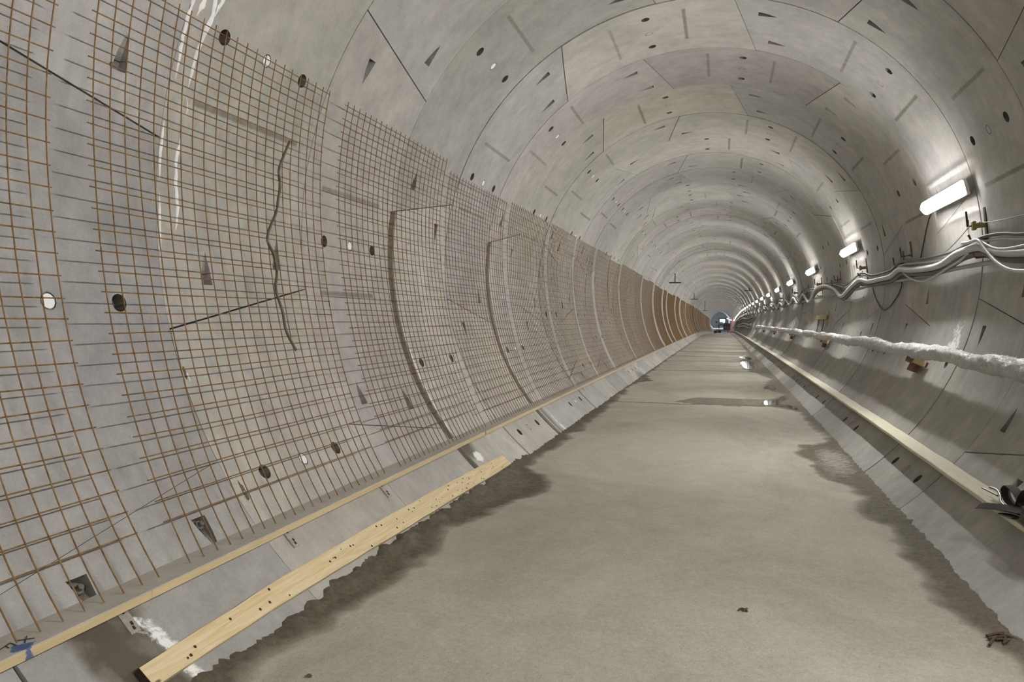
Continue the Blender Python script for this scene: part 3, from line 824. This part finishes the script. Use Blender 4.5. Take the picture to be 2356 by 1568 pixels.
# ------------------------------------------------------------------ lime crust along the first ring joint
def crust(T, wd, seed, lb=None):
    rg=random.Random(seed); pts=[]
    for (y,th),(y2,th2) in zip(T[:-1],T[1:]):
        n=max(2,int(abs(th2-th)*1.6))
        for k in range(n): pts.append((y+(y2-y)*k/n, th+(th2-th)*k/n))
    V=[];F=[]
    for i,(y,th) in enumerate(pts):
        e=min(1,i/3,(len(pts)-1-i)/3+.05); a=wd*rg.uniform(.25,1.15)*e+.002; c=wd*rg.uniform(.25,1.15)*e+.002
        V+=[W(th,y-a,R+.004),W(th,y-a*.5,R-.006*e),W(th,y+c*.5,R-.006*e),W(th,y+c,R+.004)]
    for i in range(len(pts)-1):
        for k in range(3): F.append((i*4+k,i*4+k+1,(i+1)*4+k+1,(i+1)*4+k))
    b=MB(); b.add(V,F,True); return b.build('lime_crust',M_lime,wall_left)
crust([(3.66,-63.5),(3.67,-69.05),(3.69,-72.40),(3.70,-75.38)],.016,1)
crust([(3.79,-62),(3.84,-65.85),(3.83,-67.72),(3.81,-70.55),(3.81,-73.25),(3.81,-75.74)],.022,2)
crust([(3.81,-75.9),(3.84,-77.5),(3.82,-79.3)],.013,3)
crust([(3.82,-80.4),(3.80,-84.01),(3.81,-86.63),(3.83,-89.22),(3.82,-91.3),(3.80,-93)],.016,4)
crust([(3.67,-79.5),(3.67,-81.92),(3.67,-84.54),(3.68,-87.09)],.012,5)
crust([(3.68,-88),(3.68,-90.53),(3.67,-96.67)],.008,6)
crust([(3.72,-61.5),(3.74,-65),(3.72,-67.5)],.045,7)
crust([(3.88,-61.5),(3.87,-64),(3.85,-66.5)],.03,17)
crust([(6.885,-104),(6.89,-112),(6.885,-124),(6.88,-129)],.012,8)
crust([(9.97,-100),(9.975,-112),(9.97,-126)],.010,9)

crust([(3.685,-108.5),(3.70,-110.5),(3.69,-112.5)],.009,10)
crust([(3.695,-123.4),(3.73,-125.5),(3.715,-128)],.010,11)
def spall(y,th,a,h,seed):
    rg=random.Random(seed); b=MB(); n=12
    P=[W(th+h*math.cos(2*PI*k/n)*rg.uniform(.7,1.1),y+a*math.sin(2*PI*k/n)*rg.uniform(.6,1.2),R-.0065) for k in range(n)]+[W(th,y,R-.005)]
    b.add(P,[(k,(k+1)%n,n) for k in range(n)]); b.build('spalled_edge',M_dark,wall_left)
spall(3.675,-109.6,.010,.9,1); spall(3.725,-125.2,.017,1.4,2)
# ------------------------------------------------------------------ cables on the right wall
CA=[(6.2,88.8),(6.89,88.16),(7.38,87.01),(7.88,86.55),(8.35,86.98),(8.88,87.76),(9.80,87.51),(10.60,86.78),(11.29,86.32),(11.80,87.81),(12.50,88.00),(13.30,87.62),(14.19,85.74),(15.27,87.54),(16.17,88.28),(17.54,85.79),(18.95,84.81),(20.77,85.68),(23.87,84.17)]
CB=[(6.2,92),(6.88,91.39),(7.38,90.48),(7.76,89.19),(7.99,88.31),(8.61,88.45),(9.33,90.17),(10.57,89.57),(11.25,88.41),(11.80,89.81),(12.50,89.85),(13.53,89.66),(14.35,88.17),(15.27,89.99),(16.40,93.0),(17.44,88.91),(18.98,85.89),(20.79,86.40)]
CC=[(5.5,91.8),(6.94,91.73),(7.73,91.71),(8.78,91.45),(9.62,91.57),(10.69,91.68),(12.25,91.22),(13.88,91.04),(15.11,91.17),(17.71,91.13)]
CD=[(8.3,86.8),(8.12,87.07),(7.85,87.11),(7.67,89.06),(7.36,92.15),(6.97,94.34),(6.5,95.1),(5.8,95.3)]
CE=[(7.85,87.3),(7.78,87.76),(7.48,89.46),(7.19,90.18),(6.79,90.36),(6.2,90.2)]
CF=[(8.3,88.9),(8.64,90.12),(9.10,91.21),(9.39,92.05),(10.04,93.17),(10.64,91.85),(11.02,90.10),(11.40,87.34)]
CG=[(11.67,91.6),(11.67,92.65),(11.86,95.34),(12.26,98.47),(12.69,99.46),(13.05,98.20),(13.53,94.75),(13.82,91.37)]
CH=[(8.0,83.3),(8.30,83.45),(8.66,85.13),(9.10,86.89),(9.63,88.04),(10.3,87.2)]
CI=[(6.5,84.9),(7.08,84.51),(7.68,83.98),(8.1,83.3)]
CJ=[(9.75,76.2),(9.95,76.86),(10.24,79.79),(10.65,86.26)]
def ext(T, amp, base, seed, yend=166, r0=0):
    rg=random.Random(seed); T=list(T); y=T[-1][0]; k=0
    while y<yend:
        y+=1.55; k+=1; hi=(k%2==0); T.append((y, base+(0 if hi else amp)*rg.uniform(.6,1.3)+rg.uniform(-.5,.5)))
    return T
def cable(T, r, rad, mat, name, label, cat='cable', group=None, n=8, sub=4, wob=0):
    pts=catmull([W(th,y,rad) for y,th in T], sub)
    b=MB(); b.tube(pts, r, n); return tag(b.build(name,mat),label,cat,group)
cable(ext(CA,3,85.5,1),.016,2.58,M_cabled,'power_cable','dark top cable of the bundle running along the right wall')
cable([(y,th+.9) for y,th in ext(CA,3,85.8,1)],.013,2.60,M_cablew,'power_cable','thin pale cable just under the dark top cable on right wall')
cable(ext(CB,4,87,2),.036,2.57,M_cablew,'cable_conduit','thick pale conduit snaking in the bundle on right wall','conduit')
cable([(y,th+1.2) for y,th in ext(CB,3.5,87.5,7)],.030,2.61,M_cabled,'power_cable','thick dark cable in the shade under the pale conduit')
cable([(y,th+.2+.9*math.sin(y)) for y,th in ext(CB,4,88,9)],.014,2.625,M_cable,'power_cable','medium grey cable twisting behind the pale conduit')
cable(ext(CC,.6,90.8,3,yend=160),.022,2.625,M_cable,'steel_pipe','straight grey pipe under the cable bundle on right wall','pipe')
cable(CD,.016,2.53,M_cablew,'power_cable','pale cable dropping in front of the bundle at the right edge')
cable(CE,.012,2.55,M_cablew,'power_cable','thin pale cable sagging between the bundle strands at right edge')
cable(CF,.014,2.59,M_cablew,'power_cable','white cable loop sagging below the bundle under the nearest lamp')
cable(CG,.008,2.685,M_hose,'cable_loop','thin dark cable hanging in a deep U below the bundle')
cable(CH,.005,2.60,M_cable,'lamp_wire','thin wire dropping from the nearest bracket to the bundle','wire')
cable(CI,.004,2.66,M_cable,'earth_wire','thin wire running from the nearest bracket to right edge','wire')
cable(CJ,.006,2.69,M_black,'lamp_flex','black flex hanging down from the nearest lamp','wire')
cable([(16.6,93.2),(16.2,94.6),(15.4,95.2),(14.6,95),(14.2,94.6)],.010,2.62,M_cablew,'power_cable','short white cable tail under the lowest bend of the bundle')
# brackets that carry the cables, one below every lamp
def make_bracket():
    t=empty('cable_bracket')
    b=MB(); b.box((0,-.10,-.004),(.055,.58,.014),bev=.002); b.build('back_plate',M_dsteel,t)
    b=MB(); b.box((0,.03,.055),(.04,.05,.11),bev=.006); b.box((.01,.03,.10),(.06,.085,.035),bev=.008); b.build('clamp',M_ochre,t)
    b=MB(); b.tube([Vector((0,.03,.11)),Vector((0,.03,.15)),Vector((0,.17,.152))],.010,6); b.build('peg',M_dsteel,t)
    b=MB(); b.tube([Vector((0,-.10,0)),Vector((0,-.10,.13)),Vector((0,-.05,.15))],.011,6); b.build('hook',M_dsteel,t)
    b=MB(); b.tube([Vector((0,-.27,0)),Vector((0,-.27,.10)),Vector((0,-.23,.12))],.011,6); b.build('hook',M_rust,t)
    return t
br0=make_bracket()
for i,y in enumerate(LAMP_Y[:26]):
    o=br0 if i==0 else copy_tree(br0)
    o.matrix_world=frame_at(84.3,y-.80,2.69)
    tag(o,'dark steel bracket with ochre clamp below the %s lamp'%ORD[i].replace(' nearest',' nearest') if i<6 else 'tiny distant cable bracket below a far lamp','bracket','cable brackets on the right wall')
def make_peg():
    t=empty('cable_peg')
    b=MB(); b.box((0,0,.004),(.03,.20,.010)); b.build('plate',M_rust,t)
    b=MB(); b.tube([Vector((0,-.07,0)),Vector((0,-.08,.12)),Vector((0,.02,.13))],.009,6); b.build('hook',M_dsteel,t)
    return t
pg0=make_peg(); first=True
for i,y in enumerate(LAMP_Y[:20]):
    for j,dy in enumerate((2.15,2.62)):
        o=pg0 if first else copy_tree(pg0); first=False
        o.matrix_world=frame_at(83.2+1.6*j,y+dy,2.69)
        tag(o,('rusty upright cable peg above the bundle, %s of the pair beyond the nearest lamp'%['nearer','farther'][j] if 0 else 'rusty cable peg just beyond the nearest lamp, %s of two'%['farther' if j==0 else 'nearer'][0]) if i==0 else 'small distant cable peg between two lamps on right wall','peg','cable pegs between the lamps')
# fix which of the first two pegs is which
pegs=[o for o in bpy.data.objects if o.name.startswith('cable_peg') and o.parent is None and 'beyond the nearest' in o.get('label','')]
pegs.sort(key=lambda o:o.matrix_world.translation.y)
for o,l in zip(pegs,('nearer','farther')): o['label']='rusty cable peg just beyond the nearest lamp, %s of two'%l

# yellow-brown junction bracket with two wires on the right wall
t=tag(empty('junction_bracket', W(102,19.8,2.68)),'ochre junction bracket with hanging wires on right wall above the wrapped pipe','bracket')
M=frame_at(101.6,19.8,2.69); L=lambda v: (M@Vector(v))-t.location
def lbox(c,s,mat,nm,t=t,M=M):
    b=MB(); b.box((0,0,0),s,bev=.006); o=b.build(nm,mat,t); 
    for v in o.data.vertices: v.co=(M@(v.co+Vector(c)))-t.location
    return o
lbox((0,0,.02),(2.0,.10,.05),M_ochre,'rail')
for dx in (-.5,.45):
    b=MB(); b.tube([L((dx,0,.03)),L((dx+.06,-.15,.02)),L((dx+.02,-.38,.015)),L((dx-.05,-.6,.012))],.010,6); b.build('wire',M_hose,t)

# ------------------------------------------------------------------ wrapped pipe on the right wall
rg=random.Random(21); b=MB(); ys=[]; y=2.0
while y<51: ys.append(y); y+= .035 if y<14 else (.12 if y<25 else .5)
from mathutils import noise as mnoise
pts=[]
for y in ys:
    sag=.012*math.sin(y*1.7)+.008*math.sin(y*4.1)
    e=sstep(47,51,y)
    p=W(111.7,y,2.50+.05*e); p.z+=sag-.12*e; pts.append(p)
def prad(i):
    y=ys[i]
    def f(k):
        base=.066+.006*math.sin(y*2.3)+.004*math.sin(y*7.7+1)
        a=2*PI*k/20
        n_=mnoise.noise(Vector((math.cos(a)*2.1,math.sin(a)*2.1,y*7)))*.013+abs(mnoise.noise(Vector((math.cos(a)*4,math.sin(a)*4,y*16+a))))*.024
        bulge=.010*max(0,1-abs(((y+.4)%1.15)-.3)/.08)
        return base+n_+bulge
    return f
b.tube(pts,.07,20,rad=prad)
t=tag(empty('wrapped_pipe', pts[0]),'crinkled white wrapped pipe running along the lower right wall','pipe')
o=b.build('pipe_wrap',M_foil,t)
o.data.transform(Matrix.Translation(-t.location))
sup=0
for y in (9.35,17.2,25,33,41):
    q=tag(empty('pipe_support', W(113.5,y,2.62)),['rusty brown pipe support under the wrapped pipe, nearest to the camera','rusty brown pipe support under wrapped pipe, second from the camera'][sup] if sup<2 else 'small distant rusty support under the wrapped pipe','support','rusty pipe supports'); sup+=1
    M=frame_at(113.8,y,2.66)
    lbox((0,.0,.06),(.42,.06,.14),M_rust,'shelf',q,M); lbox((-.14,-.05,.03),(.26,.12,.06),M_rust,'gusset',q,M)
    lbox((.22,.02,.08),(.012,.10,.13),M_board,'wooden_wedge',q,M)

# ------------------------------------------------------------------ brown ratchet strap lying on the right ledge
t=tag(empty('ratchet_strap', (2.0,5.0,ZB)),'heap of dark brown webbing strap with metal hook on right ledge board','strap')
def ribbon(pts, width, wd, nm, mat, th=.004):
    pts=catmull(pts,6); V=[];F=[]
    for i,p in enumerate(pts):
        tt=(pts[min(i+1,len(pts)-1)]-pts[max(i-1,0)]).normalized(); s=wd-wd.dot(tt)*tt; s=s.normalized() if s.length>1e-4 else Vector((0,0,1)); nn=tt.cross(s)
        for a,c in ((-1,-1),(1,-1),(1,1),(-1,1)): V.append(p+s*a*width/2+nn*c*th/2-t.location)
    n=len(pts)
    for i in range(n-1):
        for k in range(4): F.append((i*4+k,i*4+(k+1)%4,(i+1)*4+(k+1)%4,(i+1)*4+k))
    F+=[(0,1,2,3),((n-1)*4+3,(n-1)*4+2,(n-1)*4+1,(n-1)*4)]
    b=MB(); b.add(V,F); b.build(nm,mat,t)
z0=ZB
V3=Vector
ribbon([V3((2.0,4.98,z0+.03)),V3((2.0,5.12,z0+.03)),V3((2.0,5.26,z0+.045)),V3((2.0,5.31,z0+.095)),V3((2.0,5.24,z0+.135)),V3((2.0,5.12,z0+.12)),V3((2.0,5.02,z0+.08)),V3((2.0,4.9,z0+.05))],.05,V3((1,0,.15)),'webbing',M_strap)
ribbon([V3((2.0,4.72,z0+.03)),V3((2.0,4.8,z0+.14)),V3((2.0,4.93,z0+.17)),V3((2.0,5.02,z0+.12)),V3((1.99,5.04,z0+.04)),V3((1.98,4.9,z0+.02))],.05,V3((1,.1,0)),'webbing',M_strap)
ribbon([V3((1.97,4.5,z0+.03)),V3((1.97,4.7,z0+.09)),V3((1.96,4.95,z0+.05)),V3((1.93,5.15,z0+.02)),V3((1.88,5.28,z0-.005)),V3((1.86,5.33,z0-.02))],.05,V3((.6,0,.5)),'webbing',M_strap)
ribbon([V3((1.98,4.55,z0+.05)),V3((1.97,4.75,z0+.05)),V3((1.95,4.98,z0+.03)),V3((1.92,5.10,z0+.0)),V3((1.94,4.95,z0+.01))],.045,V3((.8,0,.3)),'webbing',M_strap)
ribbon([V3((2.0,4.3,z0+.04)),V3((1.99,4.5,z0+.16)),V3((1.99,4.68,z0+.18)),V3((1.99,4.82,z0+.09)),V3((1.98,4.7,z0+.03)),V3((1.98,4.5,z0+.02))],.05,V3((1,0,0)),'webbing',M_strap)
b=MB(); bm=bmesh.new(); bmesh.ops.create_icosphere(bm,subdivisions=3,radius=1)
for v in bm.verts:
    v.co=Vector((v.co.x*.085,v.co.y*.30,v.co.z*.075))*(1+.22*mnoise.noise(v.co*2.2)+.1*mnoise.noise(v.co*6))
me=bpy.data.meshes.new('bundle'); bm.to_mesh(me); bm.free(); me.materials.append(M_strap); me.transform(Matrix.Translation((-.01,-.36,.055))); link('folded_bundle',me,t)
b=MB(); hk=catmull([V3((1.96,5.16,z0+.02)),V3((1.965,5.27,z0+.03)),V3((1.99,5.36,z0+.045)),V3((2.0,5.46,z0+.06)),V3((1.98,5.52,z0+.062))],5)
b.tube([p-t.location for p in hk],.008,8); b.tube([p-t.location for p in catmull([V3((1.975,5.36,z0+.045)),V3((1.95,5.43,z0+.055)),V3((1.93,5.50,z0+.06))],4)],.006,8)
b.build('hook',M_chrome,t)['label']='shiny metal hook'

# ------------------------------------------------------------------ puddles
def puddle(P, lb, z=.0045):
    n=len(P); cx=sum(p[0] for p in P)/n; cy=sum(p[1] for p in P)/n; rg=random.Random(int(cx*100+cy))
    pp=catmull([Vector((x,y,0)) for x,y in P]+[Vector((P[0][0],P[0][1],0))],5)[:-1]
    pp=[p+Vector((rg.uniform(-.015,.015),rg.uniform(-.04,.04),0)) for p in pp]
    V=[X(p.x,p.y,ZF+z) for p in pp]; m_=len(V); V+= [v-Vector((0,0,.012)) for v in V]
    F=[tuple(range(m_)),tuple(reversed(range(m_,2*m_)))]+[(i,(i+1)%m_,m_+(i+1)%m_,m_+i) for i in range(m_)]
    b=MB(); b.add(V,F); o=b.build('puddle',M_water); 
    bm=bmesh.new(); bm.from_mesh(o.data); bmesh.ops.triangulate(bm,faces=bm.faces); bmesh.ops.recalc_face_normals(bm,faces=bm.faces); bm.to_mesh(o.data); bm.free()
    tag(o,lb,'puddle','puddles along the right side of the floor')
puddle([(1.0,14.7),(1.12,15.2),(1.30,15.35),(1.55,16.43),(1.63,16.01),(1.44,15.3),(1.36,14.8),(1.55,14.3),(1.62,13.9),(1.5,13.85),(1.30,14.35),(1.1,14.45)],'bright forked puddle beyond the first floor joint')
puddle([(1.36,18.80),(1.47,18.67),(1.50,17.95),(1.38,17.6),(1.22,18.1)],'small puddle just behind the forked puddle')
puddle([(0.96,29.04),(1.24,29.92),(1.47,28.86),(1.47,26.19),(1.28,25.25),(1.04,25.44),(0.94,27.26)],'large bluish puddle farther down the right floor')
puddle([(1.02,33.41),(1.34,33.52),(1.49,32.15),(1.32,30.79)],'farthest little puddle by the right floor edge')

# ------------------------------------------------------------------ small debris
def debris(x,y,s,mat,lb,seed,name='debris',lift=.004):
    rg=random.Random(seed); t=tag(empty(name,(x,y,ZF+lift)),lb,'debris')
    for k in range(9):
        a=rg.uniform(-1.2,1.2); L_=s*rg.uniform(.3,1.0); dx,dy=rg.uniform(-s,s)*.5,rg.uniform(-s,s)*.4
        b=MB(); b.tube([Vector((dx-L_*.5*math.cos(a),dy-L_*.5*math.sin(a),.003)),Vector((dx,dy,.007)),Vector((dx+L_*.5*math.cos(a),dy+L_*.5*math.sin(a),.002))],(.0035+s*.03)*rg.uniform(.5,1.1),5)
        b.build('fragment',mat,t)
debris(.455,4.19,.04,M_leaf,'small reddish brown scrap lying alone on the floor',1)
debris(1.635,4.12,.13,M_leaf,'dark twiggy debris in the wet strip at right floor edge',2,lift=.012)
debris(-1.33,2.9,.02,M_dark,'speck of dark grit near the lower left floor',3)

# ------------------------------------------------------------------ hanging T irons under the crown
def t_iron(px,y,lb,s):
    x,z=px; t=tag(empty('hanging_iron',X(x,y,z)),lb,'hanger','T irons hanging from the crown')
    zt=math.sqrt(max(.01,(R-.02)**2-x*x))
    b=MB(); b.tube([Vector((0,0,0)),Vector((0,0,zt-z))],.028,6); b.build('rod',M_dsteel,t)
    b=MB(); b.box((0,0,0),(s,.06,.05)); b.build('crossbar',M_dsteel,t)
for (px_,py_,y,lb,s) in ((1553,650,40.5,'hanging T iron on the left of the vault, nearest to the camera',.60),(1724,668,55,'hanging T iron on the right of the vault',.66),(1597,688,69,'hanging T iron on left of the vault, second from the camera',.62),(1622,714,100,'faint farthest hanging T iron on the left of vault',.6)):
    d=fw+rt*((px_-1178)/1789.1)-upv*((py_-784)/1789.1); dx,dz=cl(y)
    x=.33723+d.x/d.y*y-dx; z=-.58698+d.z/d.y*y-dz; t_iron((x,z),y,lb,s)

# ------------------------------------------------------------------ duct hoses and poles far along the right wall
for k in range(4):
    T=[(y,99+6.2*k+1.3*math.sin(y*.21+k)) for y in range(58,150,4)]
    pts=catmull([W(th,y,2.45) for y,th in T],6)
    b=MB(); b.tube(pts,.07,7,rad=lambda i:.075 if i%2 else .05)
    tag(b.build('ribbed_duct',M_black),'dark ribbed duct far along the right wall, %s of four'%['topmost','second highest','third highest','lowest'][k],'duct','ribbed ducts far along the right wall')
for k,(x,y) in enumerate(((1.7,118),(1.72,128),(1.68,138))):
    b=MB(); p=X(x,y,-1.9); b.tube([p,p+Vector((.2,3,2.1))],.05,6); tag(b.build('leaning_pole',M_red if k!=1 else M_steel),['reddish pole leaning at right wall far down the tunnel','pale pole leaning at right wall between two reddish poles','farthest reddish pole leaning at right wall'][k],'pole')

fl=tag(empty('added_floodlight', X(-.9,228,-.2)),'added cold fill light on a stand, brightening the far end of the tunnel','lamp')  # added lamp, lights up the disc that closes the bore
b=MB(); b.box((0,0,0),(.5,.12,.35),bev=.02); b.build('housing',M_dsteel,fl); b=MB(); b.box((0,.08,0),(.42,.02,.28)); b.build('lens',M_blue,fl)
b=MB(); b.tube([Vector((0,0,-.15)),Vector((0,0,ZF+.2))],.03,6); b.build('stand',M_dsteel,fl)
ld2=bpy.data.lights.new('added_fill_beam','AREA'); ld2.shape='RECTANGLE'; ld2.size=.42; ld2.size_y=.28; ld2.energy=330; ld2.color=(.72,.85,1)  # added fill for the far end
lo2=bpy.data.objects.new('added_fill_beam',ld2); col.objects.link(lo2); lo2.location=X(-.9,228.2,-.2); lo2.rotation_euler=(PI/2,0,0); lo2.rotation_euler=(-PI/2,0,PI)
# ------------------------------------------------------------------ works train and portal frame at the far end
t=tag(empty('works_wagon', X(.75,186,ZF)),'dark works wagon with lights parked at the far end of tunnel','wagon'); L0=t.location
def fb(c,s,mat,nm,tt=None,bev=.03):
    tt=tt or t; b=MB(); b.box(c,s,bev=bev); return b.build(nm,mat,tt)
fb((-.6,0,.45),(3.0,6,.35),M_paint,'chassis'); fb((.3,1.5,1.35),(1.5,2.2,1.5),M_black,'cab'); fb((.3,-.6,1.0),(1.4,2,.8),M_dsteel,'engine_cover')
for sx in (-1.7,.6):
    for sy in (-2,2):
        b=MB(); b.tube([Vector((sx-.08,sy,.28)),Vector((sx+.08,sy,.28))],.28,14); b.build('wheel',M_black,t)
b=MB(); b.tube([Vector((-.1,-1,1.3)),Vector((-.9,-1.6,1.9)),Vector((-1.6,-2,1.5))],.12,8); b.build('boom',M_dsteel,t)
b=MB(); b.tube([Vector((-.35,-2.9,2.35)),Vector((-.35,-3.0,2.35))],.14,12); b.build('headlight',M_spot,t)
t2=tag(empty('portal_frame', X(.25,200,ZF)),'cold lit portal frame behind the works wagon','frame')
for sx in (-.85,.75): fb((sx,0,1.9),(.14,.14,2.6),M_dsteel,'post',t2)
fb((-.05,0,3.2),(1.8,.14,.16),M_dsteel,'lintel',t2); fb((-.05,.3,2.7),(1.3,.06,.8),M_blue,'light_panel',t2)
for k,(x,y,lb) in enumerate(((-1.35,172,'small dark crate on the left floor far down the tunnel'),(-.5,178,'small dark crate in mid floor before the works wagon'))):
    o=empty('crate',X(x,y,ZF)); tag(o,lb,'crate'); fb((0,0,.25),(.6,.6,.5),M_dsteel,'box',o); fb((0,0,.53),(.64,.64,.06),M_black,'lid',o)
t3=tag(empty('red_scaffold', X(1.4,150,ZF)),'reddish scaffold frame at the far right floor edge','scaffold')
for (x,y) in ((-.2,0),(-.2,3),(.2,0)):
    b=MB(); b.tube([Vector((x,y,0.05)),Vector((x,y,2.3))],.05,6); b.build('upright',M_red,t3)
b=MB(); b.tube([Vector((-.2,0,2.2)),Vector((-.2,3,2.2))],.04,6); b.tube([Vector((-.2,0,1.1)),Vector((.2,0,1.1))],.04,6); b.build('ledger',M_red,t3)
